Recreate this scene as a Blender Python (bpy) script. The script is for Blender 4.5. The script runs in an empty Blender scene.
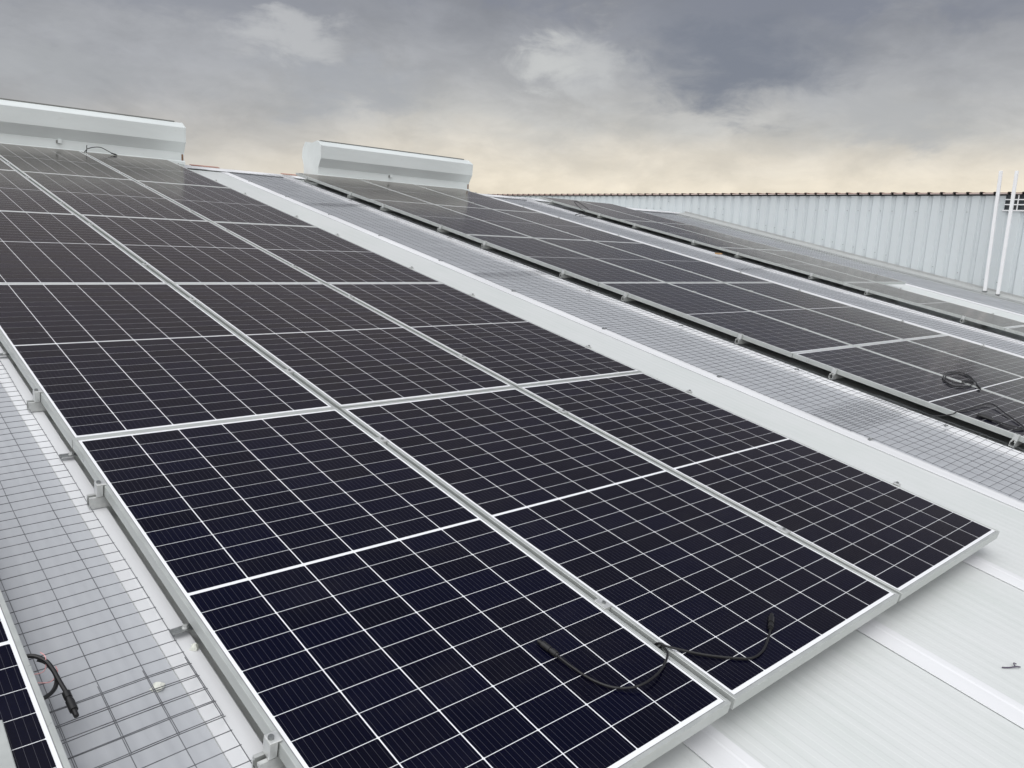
import bpy, math, random
from mathutils import Matrix, Vector
random.seed(7)
S = bpy.context.scene
COL = S.collection
SLOPE = math.radians(10.65)                 # pitch of the roof
RM = Matrix.Rotation(SLOPE, 4, 'X')         # roof frame (x across, y up the slope, z off the sheet) -> world

# ------------------------------------------------------------------ camera
R = ((0.7417, -0.6478, 0.1741), (-0.0864, -0.3497, -0.9329), (0.6651, 0.6769, -0.3153))
CAM_AT = Vector((-0.6993, -0.7402, 1.3388))
cd = bpy.data.cameras.new('camera'); cam = bpy.data.objects.new('camera', cd); COL.objects.link(cam)
m = Matrix(((R[0][0], -R[1][0], -R[2][0], CAM_AT.x), (R[0][1], -R[1][1], -R[2][1], CAM_AT.y),
            (R[0][2], -R[1][2], -R[2][2], CAM_AT.z), (0, 0, 0, 1)))
loc, rot, _ = (RM @ m).decompose()
cam.location = loc; cam.rotation_mode = 'QUATERNION'; cam.rotation_quaternion = rot.normalized()
cd.sensor_width = 36; cd.lens = 36 * 789.6 / 1024; cd.clip_start = 0.05; cd.clip_end = 5000
S.camera = cam

# ------------------------------------------------------------------ world: overcast sky
SUN_EL, SUN_AZ = 66, 245                    # degrees; azimuth clockwise from +Y (behind and left of the viewer)
w = bpy.data.worlds.new('World'); S.world = w; w.use_nodes = True
nt = w.node_tree; nt.nodes.clear()
def N(t, kind, **kw):
    n = t.nodes.new(kind)
    for k, v in kw.items(): setattr(n, k, v)
    return n
def math_node(t, op, a, b=None, clamp=False):
    n = N(t, 'ShaderNodeMath', operation=op, use_clamp=clamp)
    for i, v in enumerate((a, b)):
        if v is None: continue
        if isinstance(v, (int, float)): n.inputs[i].default_value = v
        else: t.links.new(v, n.inputs[i])
    return n.outputs[0]
def maprange(t, v, a, b, c=0.0, d=1.0, smooth=True):
    n = N(t, 'ShaderNodeMapRange', interpolation_type='SMOOTHSTEP' if smooth else 'LINEAR')
    t.links.new(v, n.inputs[0])
    for i, x in enumerate((a, b, c, d)): n.inputs[i + 1].default_value = x
    return n.outputs[0]
def mixc(t, f, a, b, mode='MIX'):
    n = N(t, 'ShaderNodeMix', data_type='RGBA', blend_type=mode)
    if isinstance(f, (int, float)): n.inputs[0].default_value = f
    else: t.links.new(f, n.inputs[0])
    for i, v in ((6, a), (7, b)):
        if isinstance(v, tuple): n.inputs[i].default_value = (*v, 1) if len(v) == 3 else v
        else: t.links.new(v, n.inputs[i])
    return n.outputs[2]
def build_sky():
    tc = N(nt, 'ShaderNodeTexCoord')
    d = tc.outputs['Generated']
    sep = N(nt, 'ShaderNodeSeparateXYZ'); nt.links.new(d, sep.inputs[0])
    z = sep.outputs[2]
    mp = N(nt, 'ShaderNodeMapping'); mp.inputs['Scale'].default_value = (1, 1, 2.2); nt.links.new(d, mp.inputs[0])
    def noise(scale, detail, rough, off=0.0, dist=0.0):
        n = N(nt, 'ShaderNodeTexNoise'); n.noise_dimensions = '3D'
        n.inputs['Scale'].default_value = scale; n.inputs['Detail'].default_value = detail
        n.inputs['Roughness'].default_value = rough; n.inputs['Distortion'].default_value = dist
        mm = N(nt, 'ShaderNodeMapping'); mm.inputs['Location'].default_value = (off, off * .7, off * .3)
        nt.links.new(mp.outputs[0], mm.inputs[0]); nt.links.new(mm.outputs[0], n.inputs[0])
        return n
    big = noise(5.0, 6, .58, 3.1, .35)
    fine = noise(13.0, 7, .6, 9.4, .3)
    # ragged direction used by the cloud masses
    va = N(nt, 'ShaderNodeVectorMath', operation='SUBTRACT'); nt.links.new(fine.outputs['Color'], va.inputs[0]); va.inputs[1].default_value = (.5, .5, .5)
    vs = N(nt, 'ShaderNodeVectorMath', operation='SCALE'); nt.links.new(va.outputs[0], vs.inputs[0]); vs.inputs['Scale'].default_value = .15
    vd = N(nt, 'ShaderNodeVectorMath', operation='ADD'); nt.links.new(d, vd.inputs[0]); nt.links.new(vs.outputs[0], vd.inputs[1])
    def blob(az, el, rx, rz):
        a, e = math.radians(az), math.radians(el)
        c = (math.sin(a) * math.cos(e), math.cos(a) * math.cos(e), math.sin(e))
        s1 = N(nt, 'ShaderNodeVectorMath', operation='SUBTRACT'); nt.links.new(vd.outputs[0], s1.inputs[0]); s1.inputs[1].default_value = c
        s2 = N(nt, 'ShaderNodeVectorMath', operation='MULTIPLY'); nt.links.new(s1.outputs[0], s2.inputs[0]); s2.inputs[1].default_value = (1 / rx, 1 / rx, 1 / rz)
        ln = N(nt, 'ShaderNodeVectorMath', operation='LENGTH'); nt.links.new(s2.outputs[0], ln.inputs[0])
        return maprange(nt, ln.outputs['Value'], 1.0, 0.15)
    bn = big.outputs['Fac']; fn = fine.outputs['Fac']
    # elevation made uneven by the cloud noise
    zz = math_node(nt, 'ADD', z, math_node(nt, 'MULTIPLY', math_node(nt, 'SUBTRACT', bn, .5), .075))
    ramp = N(nt, 'ShaderNodeValToRGB'); nt.links.new(maprange(nt, zz, 0.0, 0.30, smooth=False), ramp.inputs[0])
    el = ramp.color_ramp.elements
    el[0].position = 0; el[0].color = (.83, .73, .575, 1)
    el[1].position = 1; el[1].color = (.225, .233, .26, 1)
    for p, c in ((.24, (.82, .74, .61)), (.34, (.72, .665, .575)), (.46, (.53, .52, .495)), (.60, (.425, .428, .435)), (.78, (.305, .312, .335))):
        e = el.new(p); e.color = (*c, 1)
    c = ramp.outputs[0]
    # the warm glow fades towards the left
    left = maprange(nt, sep.outputs[0], .25, .66, .92, 0)
    c = mixc(nt, left, c, mixc(nt, maprange(nt, zz, .02, .14), (.64, .605, .55), (.36, .366, .385)))
    mid = noise(8.5, 8, .62, 21.7, .5)
    lump = math_node(nt, 'MULTIPLY', maprange(nt, fn, .34, .70, .94, 1.06), maprange(nt, mid.outputs['Fac'], .33, .67, .93, 1.06))
    c = mixc(nt, 1.0, c, c) if False else c
    vm = N(nt, 'ShaderNodeVectorMath', operation='SCALE'); nt.links.new(c, vm.inputs[0]); nt.links.new(lump, vm.inputs['Scale'])
    c = vm.outputs[0]
    # unseen sky above the view, darkened to dim the reflections in the panels
    c = mixc(nt, maprange(nt, z, .27, .40), c, (.29, .272, .275))
    c = mixc(nt, math_node(nt, 'MULTIPLY', maprange(nt, z, .27, .40), maprange(nt, sep.outputs[0], .45, .80)), c, (.165, .16, .175))
    c = mixc(nt, maprange(nt, z, .42, .70), c, (.11, .12, .17))
    # dark bellies and bright breaks of the cloud deck
    for az, e2, rx, rz, col, k in (
            (56.5, 12.2, .17, .075, (.195, .21, .25), .95), (62, 16, .34, .06, (.215, .228, .27), .9), (20, 14.5, .30, .06, (.27, .28, .315), .75),
            (40, 17, .40, .05, (.225, .237, .28), .8), (30.5, 9.5, .14, .045, (.36, .375, .405), .55),
            (46.5, 11.6, .085, .055, (.55, .555, .55), .75), (43.6, 11.4, .055, .04, (.60, .605, .59), .7),
            (26.3, 11.7, .075, .04, (.52, .525, .53), .75), (67, 9.0, .12, .045, (.43, .435, .44), .7), (12, 8.5, .12, .05, (.42, .43, .44), .5)):
        c = mixc(nt, math_node(nt, 'MULTIPLY', blob(az, e2, rx, rz), k), c, col)
    # unseen sky overhead and behind the viewer, brightened to light the roof and vents
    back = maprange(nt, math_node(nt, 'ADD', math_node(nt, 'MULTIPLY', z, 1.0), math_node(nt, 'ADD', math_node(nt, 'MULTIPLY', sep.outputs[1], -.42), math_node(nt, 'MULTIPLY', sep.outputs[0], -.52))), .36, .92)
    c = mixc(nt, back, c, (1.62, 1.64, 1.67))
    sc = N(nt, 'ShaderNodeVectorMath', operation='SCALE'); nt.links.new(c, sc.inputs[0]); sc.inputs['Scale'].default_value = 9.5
    sky = N(nt, 'ShaderNodeTexSky', sky_type='NISHITA'); sky.sun_disc = False
    sky.sun_elevation = math.radians(SUN_EL); sky.sun_rotation = math.radians(SUN_AZ)
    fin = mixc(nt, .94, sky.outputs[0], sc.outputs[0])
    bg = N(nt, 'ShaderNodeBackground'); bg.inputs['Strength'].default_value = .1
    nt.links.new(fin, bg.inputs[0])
    o = N(nt, 'ShaderNodeOutputWorld'); nt.links.new(bg.outputs[0], o.inputs[0])
build_sky()
sd = bpy.data.lights.new('sun', 'SUN'); sd.energy = .6; sd.angle = math.radians(40); sd.color = (1, .97, .92)
sun = bpy.data.objects.new('sun', sd); COL.objects.link(sun)
a, e = math.radians(SUN_AZ), math.radians(SUN_EL)
sun.rotation_euler = Vector((math.sin(a) * math.cos(e), math.cos(a) * math.cos(e), math.sin(e))).to_track_quat('Z', 'Y').to_euler()
sun.location = (-6, -8, 20)
vs_ = S.view_settings; vs_.view_transform = 'Standard'; vs_.look = 'None'; vs_.gamma = 1; vs_.use_curve_mapping = False
vs_.exposure = 0.13

# ------------------------------------------------------------------ materials
def mat(name, base, rough=.5, metal=0.0, spec=.5, coat=0.0, coat_rough=.05, coat_ior=1.5, vary=0.0, vscale=8.0, stretch=(1, 1, 1), bump=0.0, bscale=60.0, dirt=None):
    m = bpy.data.materials.new(name); m.use_nodes = True; t = m.node_tree
    b = t.nodes['Principled BSDF']
    b.inputs['Base Color'].default_value = (*base, 1); b.inputs['Roughness'].default_value = rough
    b.inputs['Metallic'].default_value = metal; b.inputs['Specular IOR Level'].default_value = spec
    b.inputs['Coat Weight'].default_value = coat; b.inputs['Coat Roughness'].default_value = coat_rough; b.inputs['Coat IOR'].default_value = coat_ior
    tc = N(t, 'ShaderNodeTexCoord'); mp = N(t, 'ShaderNodeMapping'); mp.inputs['Scale'].default_value = stretch
    t.links.new(tc.outputs['Object'], mp.inputs[0])
    if vary or dirt:
        n = N(t, 'ShaderNodeTexNoise'); n.inputs['Scale'].default_value = vscale; n.inputs['Detail'].default_value = 6; n.inputs['Roughness'].default_value = .65
        t.links.new(mp.outputs[0], n.inputs[0])
        lo = tuple(x * (1 - vary) for x in base); hi = tuple(min(1, x * (1 + vary)) for x in base)
        c = mixc(t, maprange(t, n.outputs['Fac'], .3, .7), lo, hi)
        if dirt:
            n2 = N(t, 'ShaderNodeTexNoise'); n2.inputs['Scale'].default_value = vscale * 3.1; n2.inputs['Detail'].default_value = 8; n2.inputs['Roughness'].default_value = .75
            t.links.new(tc.outputs['Object'], n2.inputs[0])
            c = mixc(t, maprange(t, n2.outputs['Fac'], .60, .80, 0, .55), c, dirt)
        t.links.new(c, b.inputs['Base Color'])
        t.links.new(maprange(t, n.outputs['Fac'], .25, .75, max(.02, rough - .08), min(1, rough + .1)), b.inputs['Roughness'])
    if bump:
        n3 = N(t, 'ShaderNodeTexNoise'); n3.inputs['Scale'].default_value = bscale; n3.inputs['Detail'].default_value = 4
        t.links.new(mp.outputs[0], n3.inputs[0])
        bp = N(t, 'ShaderNodeBump'); bp.inputs['Strength'].default_value = bump; bp.inputs['Distance'].default_value = .004
        t.links.new(n3.outputs['Fac'], bp.inputs['Height']); t.links.new(bp.outputs[0], b.inputs['Normal'])
    return m
def roof_mat():
    m = mat('white_roof_sheet', (.66, .695, .665), .30, spec=.5)
    t = m.node_tree; b = t.nodes['Principled BSDF']
    tc = N(t, 'ShaderNodeTexCoord')
    def noise(sc, scale, detail, rough=.6):
        mp = N(t, 'ShaderNodeMapping'); mp.inputs['Scale'].default_value = sc; t.links.new(tc.outputs['Object'], mp.inputs[0])
        n = N(t, 'ShaderNodeTexNoise'); n.inputs['Scale'].default_value = scale; n.inputs['Detail'].default_value = detail; n.inputs['Roughness'].default_value = rough
        t.links.new(mp.outputs[0], n.inputs[0]); return n.outputs['Fac']
    streak = noise((1, .07, 1), 16, 5)
    cloud = noise((1, 1, 1), 1.7, 6)
    speck = noise((1, 1, 1), 46, 6, .7)
    c = mixc(t, maprange(t, streak, .32, .68), (.59, .618, .602), (.632, .652, .643))
    c = mixc(t, maprange(t, cloud, .35, .65, 0, .5), c, (.66, .67, .668))
    c = mixc(t, maprange(t, speck, .66, .80, 0, .5), c, (.42, .44, .40))
    t.links.new(c, b.inputs['Base Color'])
    # shallow rolled micro-ribs running down the slope
    sp = N(t, 'ShaderNodeSeparateXYZ'); t.links.new(tc.outputs['Object'], sp.inputs[0])
    s = math_node(t, 'SINE', math_node(t, 'MULTIPLY', sp.outputs[0], 2 * math.pi / .058))
    h = math_node(t, 'ADD', maprange(t, s, -.2, .5), math_node(t, 'MULTIPLY', streak, .8))
    bp = N(t, 'ShaderNodeBump'); bp.inputs['Strength'].default_value = .30; bp.inputs['Distance'].default_value = .0016
    t.links.new(h, bp.inputs['Height']); t.links.new(bp.outputs[0], b.inputs['Normal'])
    return m
def ar_glass(m, rough_socket=None):
    t = m.node_tree; b = t.nodes['Principled BSDF']; out = t.nodes['Material Output']
    b.inputs['Specular IOR Level'].default_value = 0; b.inputs['Coat Weight'].default_value = 0
    gl = N(t, 'ShaderNodeBsdfGlossy'); gl.inputs['Color'].default_value = (1.0, .95, .90, 1); gl.inputs['Roughness'].default_value = .16
    if rough_socket: t.links.new(rough_socket, gl.inputs['Roughness'])
    fr = N(t, 'ShaderNodeFresnel'); fr.inputs['IOR'].default_value = 1.36
    mx = N(t, 'ShaderNodeMixShader'); t.links.new(fr.outputs[0], mx.inputs[0]); t.links.new(b.outputs[0], mx.inputs[1]); t.links.new(gl.outputs[0], mx.inputs[2])
    t.links.new(mx.outputs[0], out.inputs['Surface'])
    return m
def cell_mat():
    m = mat('solar_cell', (.004, .004, .010), .4, spec=.5)
    t = m.node_tree; b = t.nodes['Principled BSDF']
    b.inputs['Roughness'].default_value = .9
    uv = N(t, 'ShaderNodeUVMap'); sp = N(t, 'ShaderNodeSeparateXYZ'); t.links.new(uv.outputs[0], sp.inputs[0])
    fr = math_node(t, 'FRACT', math_node(t, 'MULTIPLY', sp.outputs[0], 10.0))
    d = math_node(t, 'ABSOLUTE', math_node(t, 'SUBTRACT', fr, .5))
    bus = maprange(t, d, .030, .016)
    tc = N(t, 'ShaderNodeTexCoord')
    oi = N(t, 'ShaderNodeObjectInfo')
    cellid = N(t, 'ShaderNodeTexWhiteNoise', noise_dimensions='3D')
    fl = N(t, 'ShaderNodeVectorMath', operation='FLOOR'); t.links.new(uv.outputs[0], fl.inputs[0])
    ad = N(t, 'ShaderNodeCombineXYZ')
    s2 = N(t, 'ShaderNodeSeparateXYZ'); t.links.new(fl.outputs[0], s2.inputs[0])
    t.links.new(s2.outputs[0], ad.inputs[0]); t.links.new(s2.outputs[1], ad.inputs[1]); t.links.new(math_node(t, 'MULTIPLY', oi.outputs['Random'], 91), ad.inputs[2])
    t.links.new(ad.outputs[0], cellid.inputs[0])
    c = mixc(t, cellid.outputs['Value'], (.0012, .0012, .0062), (.0009, .0013, .0100))
    # dust film
    mp = N(t, 'ShaderNodeMapping'); t.links.new(tc.outputs['Object'], mp.inputs[0]); cx = N(t, 'ShaderNodeCombineXYZ')
    t.links.new(math_node(t, 'MULTIPLY', oi.outputs['Random'], 37), cx.inputs[0]); t.links.new(cx.outputs[0], mp.inputs['Location'])
    n = N(t, 'ShaderNodeTexNoise'); n.inputs['Scale'].default_value = 3.5; n.inputs['Detail'].default_value = 8; n.inputs['Roughness'].default_value = .7
    t.links.new(mp.outputs[0], n.inputs[0])
    dust = maprange(t, n.outputs['Fac'], .45, .80, .0, .014)
    c = mixc(t, math_node(t, 'MULTIPLY', bus, .12), c, (.42, .42, .45))
    c = mixc(t, dust, c, (.30, .27, .22))
    n5 = N(t, 'ShaderNodeTexNoise'); n5.inputs['Scale'].default_value = 9; n5.inputs['Detail'].default_value = 9; n5.inputs['Roughness'].default_value = .8
    t.links.new(mp.outputs[0], n5.inputs[0])
    c = mixc(t, maprange(t, n5.outputs['Fac'], .62, .76, 0, .08), c, (.40, .38, .33))
    t.links.new(c, b.inputs['Base Color'])
    return ar_glass(m, maprange(t, n.outputs['Fac'], .3, .8, .13, .22))
M = {
    'roof': roof_mat(),
    'cap': mat('white_flashing', (.68, .685, .70), .55, vary=.05, vscale=5, stretch=(1, .15, 1), bump=.15, bscale=9),
    'skylight': mat('grey_skylight_sheet', (.41, .422, .445), .36, vary=.015, vscale=30, stretch=(1, .02, 1)),
    'frame': mat('anodised_frame', (.49, .51, .495), .34, metal=.35, vary=.05, vscale=12),
    'rail': mat('mill_aluminium', (.58, .59, .575), .40, metal=.55, vary=.10, vscale=30),
    'clamp': mat('clamp_aluminium', (.66, .67, .66), .34, metal=.55, vary=.06, vscale=60),
    'steel': mat('galvanised_steel', (.27, .28, .28), .42, metal=.75, vary=.2, vscale=90),
    'wire': mat('galvanised_wire', (.15, .155, .165), .5, metal=.5, vary=.3, vscale=12),
    'white': ar_glass(mat('backsheet', (.80, .81, .83), .8)),
    'cell': cell_mat(),
    'seal': mat('silicone_seal', (.20, .205, .21), .6),
    'backing': mat('dark_backing', (.03, .03, .032), .6),
    'black': mat('black_rubber', (.010, .010, .011), .45, spec=.5, vary=.2, vscale=40),
    'pink': mat('pink_tie', (.75, .38, .38), .5),
    'vent': mat('vent_paint', (.65, .685, .68), .40, vary=.05, vscale=3, stretch=(.2, 1, 1), dirt=(.48, .47, .43)),
    'vent_dark': mat('vent_gasket', (.20, .20, .19), .7),
    'rust': mat('rust_stain', (.24, .13, .07), .8, vary=.3, vscale=30),
    'wall': mat('wall_sheet', (.60, .64, .655), .42, vary=.03, vscale=1.6, stretch=(1, 1, .15), dirt=(.55, .58, .58)),
    'red': mat('red_roof_sheet', (.36, .11, .07), .55, vary=.2, vscale=8),
    'faded': mat('faded_red_strip', (.40, .20, .16), .7, vary=.15, vscale=20),
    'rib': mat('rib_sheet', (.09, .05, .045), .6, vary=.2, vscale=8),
    'flash': mat('dull_flashing', (.42, .43, .425), .5, vary=.08, vscale=5, stretch=(1, .2, 1)),
    'pale': mat('pale_edge', (.66, .56, .52), .6, vary=.1, vscale=10),
    'dark': mat('rib_mouth_shade', (.012, .012, .012), .9),
    'pole': mat('white_pole', (.82, .82, .83), .4, vary=.03, vscale=4),
    'pane': mat('dark_pane', (.03, .035, .04), .15, spec=.5),
    'leaf': mat('dry_leaf', (.33, .20, .09), .8, vary=.3, vscale=40),
    'twig': mat('dark_twig', (.07, .055, .09), .8),
    'dab': mat('sealant', (.74, .75, .68), .5, vary=.1, vscale=50),
    'ground': mat('dry_ground', (.26, .22, .17), .95, vary=.25, vscale=.05),
}

# ------------------------------------------------------------------ mesh helpers
class MB:
    def __init__(self): self.v, self.f, self.mi, self.uv, self.mats = [], [], [], [], []
    def slot(self, m):
        if m not in self.mats: self.mats.append(m)
        return self.mats.index(m)
    def face(self, pts, m, uv=None):
        i = len(self.v); self.v += [tuple(p) for p in pts]; self.f.append(tuple(range(i, i + len(pts)))); self.mi.append(self.slot(m)); self.uv.append(uv)
    def box(self, a, b, m, mtx=None):
        x0, y0, z0 = a; x1, y1, z1 = b
        P = [Vector(p) for p in ((x0, y0, z0), (x1, y0, z0), (x1, y1, z0), (x0, y1, z0), (x0, y0, z1), (x1, y0, z1), (x1, y1, z1), (x0, y1, z1))]
        if mtx: P = [mtx @ p for p in P]
        i = len(self.v); self.v += [tuple(p) for p in P]
        for q in ((0, 3, 2, 1), (4, 5, 6, 7), (0, 1, 5, 4), (1, 2, 6, 5), (2, 3, 7, 6), (3, 0, 4, 7)):
            self.f.append(tuple(i + k for k in q)); self.mi.append(self.slot(m)); self.uv.append(None)
    def prism(self, prof, p0, p1, m, axis, caps=True, closed=True):
        """profile of 2-D points swept along 'x' or 'y' from p0 to p1"""
        n = len(prof); i = len(self.v)
        for s in (p0, p1):
            for (u, z) in prof: self.v.append((u, s, z) if axis == 'y' else (s, u, z))
        for k in range(n if closed else n - 1):
            k2 = (k + 1) % n
            self.f.append((i + k, i + k2, i + n + k2, i + n + k)); self.mi.append(self.slot(m)); self.uv.append(None)
        if caps and closed:
            for o in (0, n):
                self.f.append(tuple(i + o + k for k in range(n))); self.mi.append(self.slot(m)); self.uv.append(None)
    def tube(self, pts, r, m, sides=6, radii=None):
        pts = [Vector(p) for p in pts]; n = len(pts); i = len(self.v)
        t = (pts[1] - pts[0]).normalized(); u = t.orthogonal().normalized()
        for k, p in enumerate(pts):
            tt = (pts[min(k + 1, n - 1)] - pts[max(k - 1, 0)]).normalized()
            u = (u - tt * u.dot(tt)).normalized(); v = tt.cross(u)
            rr = radii[k] if radii else r
            for s in range(sides):
                an = 2 * math.pi * s / sides
                self.v.append(tuple(p + (u * math.cos(an) + v * math.sin(an)) * rr))
        for k in range(n - 1):
            for s in range(sides):
                s2 = (s + 1) % sides
                self.f.append((i + k * sides + s, i + k * sides + s2, i + (k + 1) * sides + s2, i + (k + 1) * sides + s)); self.mi.append(self.slot(m)); self.uv.append(None)
        for o in (0, n - 1):
            self.f.append(tuple(i + o * sides + s for s in range(sides))); self.mi.append(self.slot(m)); self.uv.append(None)
    def build(self, name, parent=None, smooth=False, bevel=0.0, origin=None, recalc=True):
        me = bpy.data.meshes.new(name)
        vv = self.v if origin is None else [tuple(Vector(p) - Vector(origin)) for p in self.v]
        me.from_pydata(vv, [], self.f)
        for m in self.mats: me.materials.append(M[m])
        me.polygons.foreach_set('material_index', self.mi)
        if any(u is not None for u in self.uv):
            L = me.uv_layers.new(name='UVMap'); k = 0
            for f, u in zip(self.f, self.uv):
                for j in range(len(f)):
                    L.data[k].uv = u[j] if u else (0, 0); k += 1
        import bmesh
        if recalc:
          b = bmesh.new(); b.from_mesh(me); bmesh.ops.recalc_face_normals(b, faces=b.faces); b.to_mesh(me); b.free()
        if smooth:
            me.polygons.foreach_set('use_smooth', [True] * len(me.polygons)); me.set_sharp_from_angle(angle=math.radians(40))
        o = bpy.data.objects.new(name, me); COL.objects.link(o)
        if parent: o.parent = parent
        if bevel:
            md = o.modifiers.new('bevel', 'BEVEL'); md.width = bevel; md.segments = 2; md.limit_method = 'ANGLE'
        return o
def tag(o, label, cat, group=None, kind=None):
    if label: o['label'] = label
    if cat: o['category'] = cat
    if group: o['group'] = group
    if kind: o['kind'] = kind
    return o
def at_roof(o, p=(0, 0, 0), rz=0.0):
    o.matrix_world = RM @ Matrix.Translation(p) @ Matrix.Rotation(rz, 4, 'Z'); return o
def thing(name, label, cat, p, group=None, rz=0.0, roof=True):
    o = bpy.data.objects.new(name, None); o.empty_display_size = .1; COL.objects.link(o)
    if roof: at_roof(o, p, rz)
    else: o.location = p; o.rotation_euler = (0, 0, rz)
    return tag(o, label, cat, group)
def dup(src, mtx, label):
    r = src.copy(); COL.objects.link(r); r.matrix_world = mtx; r['label'] = label
    for ch in list(src.children):
        c = ch.copy(); COL.objects.link(c); c.parent = r
        for g in list(ch.children):
            d = g.copy(); COL.objects.link(d); d.parent = c
    return r
def smooth_path(pts, n=6):
    P = [Vector(p) for p in pts]; out = []
    for i in range(len(P) - 1):
        p0, p1, p2, p3 = P[max(i - 1, 0)], P[i], P[i + 1], P[min(i + 2, len(P) - 1)]
        for k in range(n):
            t = k / n
            out.append(.5 * ((2 * p1) + (p2 - p0) * t + (2 * p0 - 5 * p1 + 4 * p2 - p3) * t * t + (3 * p1 - p0 - 3 * p2 + p3) * t ** 3))
    out.append(P[-1]); return out

# ------------------------------------------------------------------ setting: ground and roof
g = MB(); g.face([(-3000, -3000, -6), (3000, -3000, -6), (3000, 3000, -6), (-3000, 3000, -6)], 'ground')
tag(g.build('ground'), None, None, kind='structure')

RIDGE = 10.82                 # roof y of the ridge
ZF = -.118                    # roof sheet
CAPX = [.93 + 1.0115 * k for k in range(4)] + [5.95, 6.96, 7.97, 8.98, 10.98, 11.99, 13.0, -1.09, -2.11, -3.12, -4.13, -5.14, -6.15]
RIBX = [-.100, 4.892, 9.905]      # raised kerbs along the skylights
b = MB()
c2, s2 = math.cos(2 * SLOPE), math.sin(2 * SLOPE)
b.face([(-12, -9, ZF), (16, -9, ZF), (16, RIDGE, ZF), (-12, RIDGE, ZF)], 'roof')
b.face([(-12, RIDGE, ZF), (16, RIDGE, ZF), (16, RIDGE + 14 * c2, ZF - 14 * s2), (-12, RIDGE + 14 * c2, ZF - 14 * s2)], 'roof')
b.face([(-12, -9, ZF), (16, -9, ZF), (16, -9 , ZF - .08), (-12, -9, ZF - .08)], 'roof')
roof = at_roof(b.build('roof')); tag(roof, None, None, kind='structure')
for x in CAPX:
    b = MB()
    p = [(x + .006, ZF - .004), (x + .006, ZF + .0035), (x, ZF + .0035), (x + .001, ZF + .0055), (x + .080, ZF + .0065), (x + .088, ZF + .0082), (x + .121, ZF + .0082), (x + .123, ZF - .004)]
    if x in (8.98, 13.0): p = [(q[0] - (.055 if k < 4 else 0), q[1]) for k, q in enumerate(p)]
    b.prism(p, -8.98, RIDGE - .19, 'cap', 'y')
    b.build('seam_cap', roof)
for x in RIBX:
    b = MB()
    b.prism([(x + .032, ZF - .004), (x + .032, ZF + .005), (x + .052, -.0805), (x + .055, -.0797), (x + .098, -.0797), (x + .101, -.082), (x + .104, ZF - .004)], -8.98, RIDGE - .19, 'cap', 'y')
    b.build('raised_rib', roof)
SKY = [(-.968, -.0685), (4.087, 4.9235), (9.102, 9.9365), (13.122, 14.60)]
for x0, x1 in SKY:
    b = MB(); n = 26; prof = []
    for k in range(n * 4 + 1):
        x = x0 + .002 + (x1 - x0 - .004) * k / (n * 4)
        prof.append((x, ZF + .003 + .0012 * math.sin(2 * math.pi * k / 4)))
    b.prism(prof, -8.9, RIDGE - .19, 'skylight', 'y', closed=False)
    b.build('skylight_sheet', roof, smooth=True)
# folded ridge flashing with a lapped joint
b = MB()
pr = [(RIDGE - .20, ZF + .014), (RIDGE - .20, ZF + .020), (RIDGE, ZF + .028), (RIDGE + .2 * c2, ZF + .020 - .2 * s2), (RIDGE + .2 * c2, ZF + .010 - .2 * s2)]
for x0, x1, dz in ((-12, -3.02, 0), (-3.02, 3.78, .004), (3.78, 9.9, 0), (9.9, 16, .004)):
    b.prism([(y, z + dz) for y, z in pr], x0, x1, 'cap', 'x')
rc = b.build('ridge_flashing', roof)
b = MB()
for x0, x1 in ((3.62, 4.02), (5.0, 5.45)):
    b.prism([(RIDGE - .02, ZF + .034), (RIDGE - .02, ZF + .042), (RIDGE + .06, ZF + .040), (RIDGE + .06, ZF + .030)], x0, x1, 'faded', 'x')
b.build('red_ridge_strip', roof)

# ------------------------------------------------------------------ corrugated wall of the shed next door
WX = 15.2; WT = 2.315; WY0, WY1 = -8.0, 18.0
shed = thing('corrugated_shed', 'pale blue corrugated metal wall with red roof edge rising beside the far panels', 'building', (WX, 3, 0), roof=False)
o0 = Vector((WX, 3, 0))
b = MB(); prof = []; y = WY0; P = .222
while y < WY1:
    prof += [(-.036, y), (-.036, y + .122), (0, y + .150), (0, y + .194)]; y += P
pts_b = [(WX + dx, yy) for dx, yy in prof]
i = 0
for (xa, ya), (xb, yb) in zip(pts_b, pts_b[1:]):
    b.face([(xa, ya, -3), (xb, yb, -3), (xb, yb, WT), (xa, ya, WT)], 'wall')
b.face([(WX + .05, WY0, -3), (WX + .05, WY1, -3), (WX + .05, WY1, WT), (WX + .05, WY0, WT)], 'wall')
b.build('wall_cladding', shed, origin=o0)
# screws of the cladding
b = MB(); y = WY0 + .178; k = 0
while y < WY1:
    zr = y * math.tan(SLOPE)
    for zz in (WT - .30, zr + .10):
        if random.random() < .8 and zz < WT - .1: b.box((WX - .030, y - .006, zz - .006), (WX - .021, y + .006, zz + .006), 'steel')
    y += P * (1 if random.random() < .5 else 2)
b.build('screw', shed, origin=o0)['kind'] = 'stuff'
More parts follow.
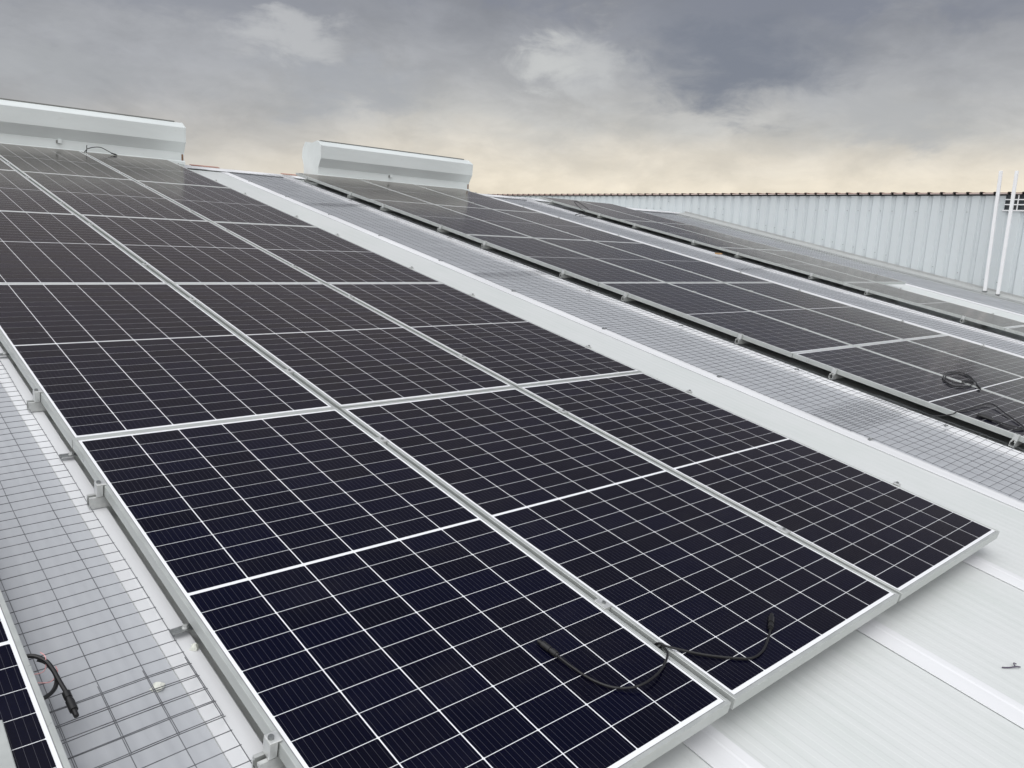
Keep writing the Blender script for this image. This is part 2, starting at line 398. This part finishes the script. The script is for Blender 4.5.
# corrugated roof sheet: red top, pale cut edge, shade of the rib mouths painted near-black
b = MB(); y = WY0; x0, x1 = WX - .10, WX + 5.0
while y < WY1:
    b.box((x0, y, WT + .012), (x1, y + P - .060, WT + .026), 'pale')
    b.box((x0 - .002, y - .002, WT + .027), (x1, y + P - .058, WT + .032), 'red')
    ya = y + P - .060
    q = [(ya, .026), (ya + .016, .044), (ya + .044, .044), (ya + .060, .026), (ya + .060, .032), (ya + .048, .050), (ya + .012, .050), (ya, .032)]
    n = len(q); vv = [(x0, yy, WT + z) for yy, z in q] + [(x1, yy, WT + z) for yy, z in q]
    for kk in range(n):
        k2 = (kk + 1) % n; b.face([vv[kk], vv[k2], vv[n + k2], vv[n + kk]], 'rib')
    b.face([vv[kk] for kk in range(n)], 'dark')
    y += P
b.build('roof_sheet', shed, origin=o0)
b = MB(); b.box((WX - .045, WY0, WT - .012), (WX + .02, WY1, WT + .040), 'dark'); b.build('rib_closure', shed, origin=o0)  # black bar stands in for the shade inside the rib mouths
# sloping flashing along the foot of the wall (follows our roof)
fl = MB()
fl.prism([(14.74, ZF + .003), (14.74, ZF + .009), (15.04, -.070), (15.160, -.062), (15.160, -.028), (15.167, -.028), (15.167, -.069), (15.04, -.078)], -9, RIDGE - .1, 'flash', 'y')
fo = fl.build('wall_flashing'); at_roof(fo); fo.parent = shed; fo.matrix_parent_inverse = Matrix.Translation(-o0)
# barred window under the eave
win = MB(); wy0, wy1, wz0, wz1 = 3.30, 3.79, 2.06, 2.315
win.box((WX - .046, wy0, wz0), (WX - .040, wy1, wz1), 'pane'); wo = win.build('window', shed, origin=o0)
win = MB()
for z in (wz0 + .09, wz0 + .175): win.box((WX - .062, wy0, z - .009), (WX - .048, wy1, z + .009), 'pole')
for y in (wy0 + .13, wy0 + .29): win.box((WX - .065, y - .008, wz0 - .02), (WX - .050, y + .008, wz1), 'pole')
win.box((WX - .068, wy0 - .02, wz0 - .022), (WX - .038, wy1 + .02, wz0 - .001), 'pole')
win.build('window_bars', wo, origin=(0, 0, 0)).matrix_parent_inverse = Matrix.Translation(-o0)

# ------------------------------------------------------------------ white poles leaning on the wall
def pole(p0, p1, label):
    a, c = RM @ Vector(p0), RM @ Vector(p1)
    b = MB(); L = (c - a).length; b.box((-.025, -.025, 0), (.025, .025, L), 'pole')
    t = thing('white_pole', label, 'pole', a, 'poles against the wall', roof=False)
    t.rotation_mode = 'QUATERNION'; t.rotation_quaternion = (c - a).to_track_quat('Z', 'Y')
    b.build('shaft', t, bevel=.003)
    f = MB(); f.box((-.035, -.03, -.002), (.035, .03, .012), 'steel'); f.build('foot', t)
pole((14.9, 3.858, -.080), (14.9, 4.289, 1.94), 'white square pole standing before the wall, clear of the barred window')
pole((14.9, 3.644, -.080), (14.9, 4.048, 1.98), 'white square pole crossing in front of the barred wall window')

# ------------------------------------------------------------------ solar panels
PW, PL, PITX, PITY = 1.052, 2.094, 1.0725, 2.0983
def frame_mesh(b):
    prof = [(.030, -.035), (0, -.035), (0, -.001), (.001, 0), (.0105, 0), (.0115, -.001), (.0115, -.006), (.002, -.006), (.002, -.033), (.030, -.033)]
    cor = [(0, 0, 1, 1), (PW, 0, -1, 1), (PW, PL, -1, -1), (0, PL, 1, -1)]
    n = len(prof); i = len(b.v)
    for x, y, sx, sy in cor:
        for d, z in prof: b.v.append((x + sx * d, y + sy * d, z))
    for c in range(4):
        c1 = (c + 1) % 4
        for k in range(n):
            k1 = (k + 1) % n
            b.f.append((i + c * n + k, i + c1 * n + k, i + c1 * n + k1, i + c * n + k1)); b.mi.append(b.slot('frame')); b.uv.append(None)
def glass_mesh(b):
    e = .0112; z0, z1 = -.0014, -.0009; e2 = e + .0026
    b.face([(e2, e2, z0), (PW - e2, e2, z0), (PW - e2, PL - e2, z0), (e2, PL - e2, z0)], 'white')
    O = [(e, e), (PW - e, e), (PW - e, PL - e), (e, PL - e)]; I = [(e2, e2), (PW - e2, e2), (PW - e2, PL - e2), (e2, PL - e2)]
    for k in range(4):
        j = (k + 1) % 4; b.face([(*O[k], z0), (*O[j], z0), (*I[j], z0), (*I[k], z0)], 'seal')
    b.face([(e, e, z0 - .004), (e, PL - e, z0 - .004), (PW - e, PL - e, z0 - .004), (PW - e, e, z0 - .004)], 'backing')
    cw, gx, ch, gy, gm = .1648, .0036, .0826, .0021, .0125
    mx = (PW - 6 * cw - 5 * gx) / 2; my = (PL - 24 * ch - 22 * gy - gm) / 2
    k = .0024
    y = my
    for r in range(24):
        for c in range(6):
            x = mx + c * (cw + gx); X, Y = x + cw, y + ch
            if r % 2 == 0: q = [(x + k, y), (X - k, y), (X, y + k), (X, Y), (x, Y), (x, y + k)]
            else: q = [(x, y), (X, y), (X, Y - k), (X - k, Y), (x + k, Y), (x, Y - k)]
            uv = [(c + (px - x) / cw * .9999, r + (py - y) / ch * .9999) for px, py in q]
            b.face([(px, py, z1) for px, py in q], 'cell', uv)
        y += ch + (gm if r == 11 else gy)
def make_panel(label, group):
    t = thing('solar_panel', label, 'solar panel', (0, 0, 0), group)
    b = MB(); frame_mesh(b); b.build('frame', t)
    b = MB(); glass_mesh(b); b.build('cell_sheet', t, recalc=False)
    return t
proto = None
def panel(x, y, label, group):
    global proto
    jx, jy, jr = random.uniform(-.0012, .0012), random.uniform(-.0008, .0008), random.uniform(-.0006, .0006)
    mtx = RM @ Matrix.Translation((x + jx, y + jy, random.uniform(-.0008, .0008))) @ Matrix.Rotation(jr, 4, 'Z') @ Matrix.Rotation(random.uniform(-.0012, .0012), 4, 'X') @ Matrix.Rotation(random.uniform(-.0014, .0014), 4, 'Y')
    if proto is None:
        proto = make_panel(label, group); proto.matrix_world = mtx; return proto
    o = dup(proto, mtx, label); o['group'] = group; return o
ROWS = ['lowest row', 'second lowest row', 'middle row', 'second highest row', 'top row by the ventilator']
ROWS_C = ROWS[:4] + ['topmost row']; ROWS_F = ['lowest row', 'second row', 'middle row', 'fourth row', 'top row']
COLS = ['left column', 'centre column', 'right column']
AX, BX, CX = -.0105, 5.05, 10.13
for r in range(5):
    for c in range(3):
        panel(AX + c * PITX, r * PITY + .002, 'solar panel, %s, %s of the large foreground array' % (ROWS[r], COLS[c]), 'panels of the foreground array')
for r in range(5):
    for c in range(3):
        panel(BX + c * PITX, r * PITY + .002, 'solar panel, %s, %s of the array beyond the mesh' % (ROWS[r], COLS[c]), 'panels of the array across the mesh strip')
for r in range(5):
    for c in range(2):
        if c == 1 and r < 2: continue
        panel(CX + c * PITX, r * PITY + .002, 'solar panel, %s, %s of the farthest array' % (ROWS_F[r], ('outer left column', 'column on the wall side')[c]), 'panels of the farthest array')
panel(-.375 - PW, .002, 'solar panel cut off by the lower left corner, beside a black cable end', 'panel at the lower left corner')

# ------------------------------------------------------------------ mounting rails with their clamps
def rail(x0, x1, y, label, group, gaps, left_end=True):
    """one aluminium rail across the roof caps: hollow profile, end clamps, mid clamps"""
    t = thing('mounting_rail', label, 'mounting rail', (x0, y, -.078), group)
    L = x1 - x0
    b = MB()
    b.prism([(-.016, .0015), (.016, .0015), (.016, .040), (.006, .040), (.006, .032), (.012, .032), (.012, .006), (-.012, .006), (-.012, .032), (-.006, .032), (-.006, .040), (-.016, .040)], -.042, L + .04, 'rail', 'x')
    b.build('rail_profile', t)
    for xf in CAPX:
        if x0 < xf < x1 - .02:
            f = MB(); f.box((xf - x0 + .045, -.03, -.0316), (xf - x0 + .085, .03, .0012), 'clamp'); f.build('rail_foot', t)
    for xe, s in ((0, -1), (L, 1)):
        e = MB()
        xa, xb = sorted((xe + s * .0015, xe + s * .021))
        e.box((xa, -.016, .041), (xb, .016, .0805), 'clamp')
        xa, xb = sorted((xe - s * .008, xe + s * .021))
        e.box((xa, -.016, .0808), (xb, .016, .0845), 'clamp')
        eo = e.build('end_clamp', t, bevel=.0015)
        q = MB(); q.tube([(xe + s * .012, 0, .0846), (xe + s * .012, 0, .0905)], .0068, 'steel', 10); q.build('bolt', eo)
    for xg in gaps:
        e = MB(); e.box((xg - .009, -.022, .041), (xg + .009, .030, .079), 'clamp'); e.box((xg - .018, -.022, .0796), (xg + .018, .022, .0826), 'clamp')
        eo = e.build('mid_clamp', t, bevel=.001)
        q = MB(); q.tube([(xg, 0, .0827), (xg, 0, .0885)], .0062, 'steel', 10); q.build('bolt', eo)
    return t
def rails(x0, ncol, rows, where):
    w = ncol * PITX - .0205
    for r in range(rows[0], rows[1]):
        for off, nm in ((.475, 'lower'), (1.735, 'upper')):
            rail(x0, x0 + w, r * PITY + off, '%s of the two aluminium rails under %s of %s' % (nm, 'the ' + ROWS_F[r], where),
                 'rails under ' + where, [(k + 1) * PITX - .01025 for k in range(ncol - 1)])
rails(AX, 3, (0, 5), 'the foreground array')
rails(BX, 3, (0, 5), 'the array beyond the mesh')
rails(CX, 1, (0, 2), 'the farthest array')
rails(CX, 2, (2, 5), 'the farthest array')

# ------------------------------------------------------------------ welded wire mesh over the skylights
def wire_mesh(x0, y0, y1, label, z=-.068, seed=0, dx=0.0):
    rnd = random.Random(seed); b = MB(); r = .00112 if x0 < 0 else .00145
    W = 1.0 if x0 < 0 else 1.49 if x0 > 13 else .93
    ny = int(round((y1 - y0) / .0515)); xs = [x0 + W - .002 - .1 * k for k in range(int(W * 10))] + [x0 + .003]
    ph = [rnd.uniform(0, 6.28) for _ in range(4)]
    def warp(x, y):
        edge = min(x - x0, x0 + W - x) / .5
        return (x + dx * (y - y0) + .0022 * math.sin(y * 2.1 + ph[0]) + .0012 * math.sin(y * 7 + ph[1]),
                y + .004 * math.sin(x * 3 + y * .8 + ph[2]),
                z - .034 * max(0.0, 1 - (x - x0) / .93) - .004 * edge + .0035 * math.sin(y * 3.3 + ph[3]) * edge + .0012 * math.sin(y * 11 + x * 9))
    for k in range(ny + 1):
        y = y0 + k * .0515 + rnd.gauss(0, .0010); bow = rnd.gauss(0, .0022)
        pts = []
        for j in range(11):
            x = x0 - .002 + (W + .004) * j / 10
            pts.append(warp(x, y + bow * math.sin(math.pi * j / 10) + rnd.gauss(0, .0004)))
        b.tube(pts, r, 'wire', 4)
    for x in xs:
        n = int((y1 - y0) / .1) + 1
        b.tube([Vector(warp(x, y0 + (y1 - y0) * j / n)) + Vector((0, 0, .0021)) for j in range(n + 1)], r, 'wire', 4)
    o = b.build('wire_mesh'); at_roof(o)
    return tag(o, label, 'wire mesh', 'wire mesh sheets over the skylights')
wire_mesh(-1.046, .66, 10.55, 'long wire mesh sheet along the left edge of the foreground array', seed=1)
wire_mesh(-1.040, -3.0, .885, 'wire mesh sheet in the lower left corner, under the black cable end', z=-.0655, seed=2, dx=-.003)
wire_mesh(4.065, -3.0, 1.36, 'wire mesh sheet at the right picture edge, between foreground array and next array', seed=3, z=-.0655, dx=.002)
wire_mesh(4.062, 1.10, 4.9, 'wire mesh sheet between the first two arrays, its lower edge lapped at the right', seed=4)
wire_mesh(4.066, 4.78, 8.35, 'wire mesh sheet between the first two arrays, beside their upper middle', seed=5, z=-.0655)
wire_mesh(4.062, 8.20, 10.6, 'wire mesh sheet between the first two arrays, just below the ridge', seed=6)
wire_mesh(9.078, -1.0, 5.3, 'wire mesh sheet below the farthest array, with a dry leaf near its top', seed=7)
wire_mesh(9.076, 5.2, 10.6, 'wire mesh sheet below the farthest array, reaching up to the ridge', seed=8, z=-.0655)
wire_mesh(13.10, -1.0, 10.55, 'narrow looking wire mesh strip at the foot of the corrugated wall', seed=9)

# brackets that hold the mesh down
clip0 = None
def clip(x, y, label, rz, sc=1.0):
    global clip0
    mtx = RM @ Matrix.Translation((x, y, -.0795 if x < 1 or x > 4.5 else -.1115)) @ Matrix.Rotation(rz, 4, 'Z') @ Matrix.Scale(sc, 4)
    if clip0 is None:
        t = thing('mesh_bracket', label, 'bracket', (0, 0, 0), 'brackets holding the wire mesh'); t.matrix_world = mtx
        b = MB(); b.box((-.034, -.013, .014), (.030, .013, .0175), 'steel'); b.box((.030, -.013, .003), (.0335, .013, .0175), 'steel'); b.box((-.0375, -.013, .008), (-.034, .013, .0175), 'steel')
        p = b.build('plate', t, bevel=.0012)
        b = MB(); b.tube([(-.002, 0, .0176), (-.002, 0, .0195)], .0085, 'clamp', 12); b.tube([(-.002, 0, .0195), (-.002, 0, .0265)], .0058, 'clamp', 6); b.build('bolt', p)
        clip0 = t; return
    dup(clip0, mtx, label)
ORD = ['first', 'second', 'third', 'fourth', 'fifth', 'sixth', 'seventh', 'eighth', 'ninth']
for k in range(9):
    y = .996 + 1.111 * k
    clip(-.010, y, 'small steel bracket, %s up along the mesh at the left of the foreground array' % ORD[k], .04 * (-1) ** k)
    clip(4.905, y - .15, 'small steel bracket, %s up along the mesh at the foot of the next array' % ORD[k], .05 * (-1) ** k, .62)
    clip(4.070, y - .02, 'small steel bracket, %s up on the wide white strip beside the wire mesh' % ORD[k], math.pi, .62)

# ------------------------------------------------------------------ ridge ventilators
VY, VZ = 10.33, 1.945                      # world y and z of the foot of the front face
VP = [(0, -.10), (0, .105), (-.080, .238), (-.090, .425), (.045, .500), (.195, .474), (.415, .501), (.495, .40), (.518, .275), (.46, .15), (.45, -.10)]
def ventilator(x0, x1, label):
    t = thing('ridge_ventilator', label, 'ventilator', (x0, VY, VZ), 'ridge ventilators', roof=False)
    L = x1 - x0
    b = MB(); b.prism(VP, .012, L - .012, 'vent', 'x', caps=False); b.build('casing', t)
    for x in (0, L - .0115):
        e = MB(); P2 = [(y * 1.0 + (.004 if y > .2 else -.004), z + .003) for y, z in VP]
        e.prism(P2, x, x + .0115, 'vent', 'x'); e.build('end_plate', t)
    e = MB(); e.prism([(.040, .503), (.040, .515), (.10, .508), (.10, .492)], .06, L - .10, 'vent_dark', 'x'); e.build('gasket', t)
    e = MB(); e.prism([(-.015, -.012), (-.006, .002), (-.0025, .002), (-.0025, -.05), (-.015, -.05)], -.01, L + .01, 'vent', 'x'); e.build('apron', t)
    e = MB(); e.prism([(-.004, .098), (-.002, .106), (.0, .106), (.0, .098)], 0, L, 'vent', 'x'); e.build('drip_seam', t)
    xm = L * .44 if x0 > 3 else L * .49
    e = MB(); e.box((xm - .020, -.04, .06), (xm + .020, -.003, .11), 'vent'); e.box((xm - .034, -.025, .06), (xm - .021, -.003, .10), 'vent_dark'); e.build('latch', t, bevel=.003)
    e = MB(); e.box((L - .035, -.0045, .0), (L - .010, -.003, .085), 'rust'); e.build('rust_mark', t)
    return t
ventilator(.44, 3.41, 'long pale grey ridge ventilator at the top of the foreground array, cut by picture edge')
ventilator(5.43, 8.40, 'pale grey ridge ventilator at the top of the second array, its end plate visible')

# ------------------------------------------------------------------ cables
def cable(name, label, paths, plugs, r=.0034, roof_pts=True, group=None, ties=None):
    t = thing(name, label, 'cable', paths[0][0], group)
    org = Vector(paths[0][0])
    for p in paths:
        b = MB(); b.tube(smooth_path([Vector(q) - org for q in p]), r, 'black', 8); b.build('wire', t, smooth=True)
    for a, c in plugs:
        a, c = Vector(a) - org, Vector(c) - org; d = (c - a)
        st = [0, .08, .081, .30, .301, .40, .401, .78, .781, 1.0]; ra = [.0050, .0060, .0088, .0088, .0072, .0072, .0092, .0092, .0062, .0055]
        b = MB(); b.tube([a + d * s for s in st], 0, 'black', 10, [x * 1.0 for x in ra]); b.build('connector', t, smooth=True)
    for path in (ties or []):
        b = MB(); b.tube(smooth_path([Vector(q) - org for q in path]), .0011, 'pink', 6); b.build('cable_tie', t, smooth=True)
    return t
cable('panel_cable', 'black cable curling over the lowest left panel of the foreground array to its connector',
      [[(1.060, .262, -.03), (1.056, .25, .000), (1.049, .237, .008), (1.033, .212, .010), (.985, .186, .014), (.922, .165, .018), (.86, .161, .016), (.82, .175, .010), (.786, .203, .006), (.764, .241, .005), (.753, .28, .005), (.746, .326, .006), (.742, .365, .008)]],
      [((.742, .362, .009), (.736, .435, .0095))])
cable('panel_cable', 'black cable lying across the lowest centre panel of the foreground array to its connector',
      [[(1.062, .285, -.03), (1.058, .262, .002), (1.062, .235, .008), (1.099, .196, .006), (1.144, .152, .005), (1.203, .107, .005), (1.257, .077, .005), (1.318, .078, .005), (1.384, .100, .006), (1.445, .127, .008)]],
      [((1.440, .125, .0085), (1.517, .167, .0095))])
cable('panel_cable', 'black cable end with connector hanging over the mesh in the lower left corner',
      [[(-.43, 1.03, -.045), (-.395, 1.025, -.035), (-.369, 1.016, -.030), (-.351, 1.004, -.030), (-.336, .979, -.032), (-.329, .946, -.036), (-.325, .907, -.041), (-.321, .875, -.045)],
       [(-.350, 1.003, -.037), (-.334, .990, -.044), (-.325, .949, -.050), (-.332, .912, -.050), (-.350, .886, -.048), (-.385, .868, -.046)]],
      [((-.3215, .878, -.045), (-.319, .795, -.052))], r=.0050,
      ties=[[(-.343, 1.006, -.022), (-.337, .984, -.024), (-.345, .972, -.052), (-.385, .985, -.056)], [(-.324, .952, -.030), (-.322, .945, -.045), (-.34, .935, -.056), (-.37, .95, -.056)]])
cable('panel_cable', 'coiled black cable on the second array, near the right picture edge',
      [[(6.115, 1.20, -.03), (6.116, 1.19, .004), (6.204, 1.139, .010), (6.043, 1.109, .008), (5.90, 1.122, .008), (5.83, 1.167, .008), (5.922, 1.261, .008), (6.09, 1.329, .009), (6.258, 1.354, .010), (6.406, 1.332, .010), (6.43, 1.284, .010), (6.339, 1.197, .012), (6.22, 1.15, .016), (6.05, 1.15, .014), (5.93, 1.19, .014), (5.99, 1.28, .014), (6.20, 1.32, .016), (6.33, 1.26, .016), (6.21, 1.13, .018), (6.10, 1.08, .012)]],
      [((6.13, 1.09, .012), (6.035, 1.03, .010))], r=.0042)
cable('panel_cable', 'black cable trailing over the lowest left panel of the second array',
      [[(4.93, 1.02, -.06), (4.90, .93, -.035), (5.02, .868, -.012), (5.075, .86, .006), (5.263, .842, .010), (5.62, .83, .014), (5.50, .689, .010), (5.30, .51, .006), (5.18, .505, .006), (5.14, .57, .006), (5.17, .66, .008)],
       [(5.40, .40, .006), (5.26, .49, .006), (5.20, .60, .007), (5.19, .68, .009)]],
      [((5.17, .655, .010), (5.155, .765, .011)), ((5.195, .67, .010), (5.20, .77, .011))], r=.0042)
cable('panel_cable', 'thin black cable loop at the foot of the first ridge ventilator',
      [[(2.115, 10.38, -.04), (2.150, 10.40, .004), (2.180, 10.42, .035), (2.20, 10.44, .045), (2.259, 10.42, .071), (2.341, 10.42, .077), (2.423, 10.42, .043), (2.493, 10.42, .010), (2.514, 10.38, .006)],
       [(2.16, 10.36, .006), (2.172, 10.39, .04), (2.178, 10.42, .075), (2.185, 10.43, .085)]],
      [((2.46, 10.42, .022), (2.52, 10.37, .010))], r=.0052)
cable('panel_cable', 'thin black cable loop at the top left of the farthest array',
      [[(9.62, 8.95, -.06), (9.8, 8.98, -.03), (9.95, 9.08, -.01), (10.02, 9.3, .02), (10.10, 9.5, .075), (10.18, 9.58, .09), (10.24, 9.5, .07), (10.22, 9.25, .012)],
       [(9.55, 8.82, -.06), (9.75, 8.80, -.05), (10.0, 8.95, -.045), (10.13, 9.0, -.04)]],
      [((9.60, 8.94, -.058), (9.50, 8.86, -.060))], r=.006)

# ------------------------------------------------------------------ loose bits
b = MB(); b.box((-.53, -.6, .001), (-.471, .79, .008), 'frame')
o = b.build('aluminium_strip', bevel=.002, origin=(-.5, .2, .001)); at_roof(o, (-.497, .2, .001), -.018)
tag(o, 'pale aluminium strip lying on the panel in the lower left corner', 'metal strip')
def scrap(name, label, cat, p, builder):
    b = MB(); builder(b); o = b.build(name, smooth=True); at_roof(o, p); return tag(o, label, cat)
def twig(b):
    b.tube(smooth_path([(-.04, .02, .002), (-.015, .004, .004), (.01, -.008, .006), (.03, -.016, .003)]), .0022, 'twig', 6)
    b.tube(smooth_path([(.008, -.006, .005), (.022, .004, .008), (.034, -.002, .004)]), .0018, 'twig', 6)
scrap('dark_twig', 'tiny dark twig on the white roof at the right picture edge', 'twig', (2.275, -.360, ZF + .001), twig)
def leaf(b):
    pts = [(-.10, 0, .012), (-.05, .035, .02), (.03, .04, .012), (.11, .012, .022), (.05, -.03, .016), (-.04, -.032, .01)]
    b.face(pts, 'leaf'); b.face([(x, y, z - .004) for x, y, z in pts], 'leaf')
    for k in range(6):
        p, q = pts[k], pts[(k + 1) % 6]; b.face([p, q, (q[0], q[1], q[2] - .004), (p[0], p[1], p[2] - .004)], 'leaf')
scrap('dry_leaf', 'brown dry leaf on the mesh strip below the farthest array', 'leaf', (9.80, 6.05, -.066), leaf)
def dab(r):
    def f(b):
        rnd = random.Random(int(r * 1e4)); n = 9; rings = []
        for (s, z) in ((1, 0), (.85, .009), (.45, .016)):
            rings.append([(r * s * (1 + rnd.uniform(-.3, .3)) * math.cos(2 * math.pi * k / n) * 1.2, r * s * (1 + rnd.uniform(-.3, .3)) * math.sin(2 * math.pi * k / n), z) for k in range(n)])
        for a, c in zip(rings, rings[1:]):
            for k in range(n): b.face([a[k], a[(k + 1) % n], c[(k + 1) % n], c[k]], 'dab')
        b.face(rings[-1], 'dab')
    return f
scrap('sealant_blob', 'whitish sealant blob on the grey sheet under the near mesh', 'sealant', (-.122, .865, ZF + .005), dab(.013))
scrap('sealant_blob', 'white sealant blob on the white rib by the near steel bracket', 'sealant', (-.014, .925, -.079), dab(.009))
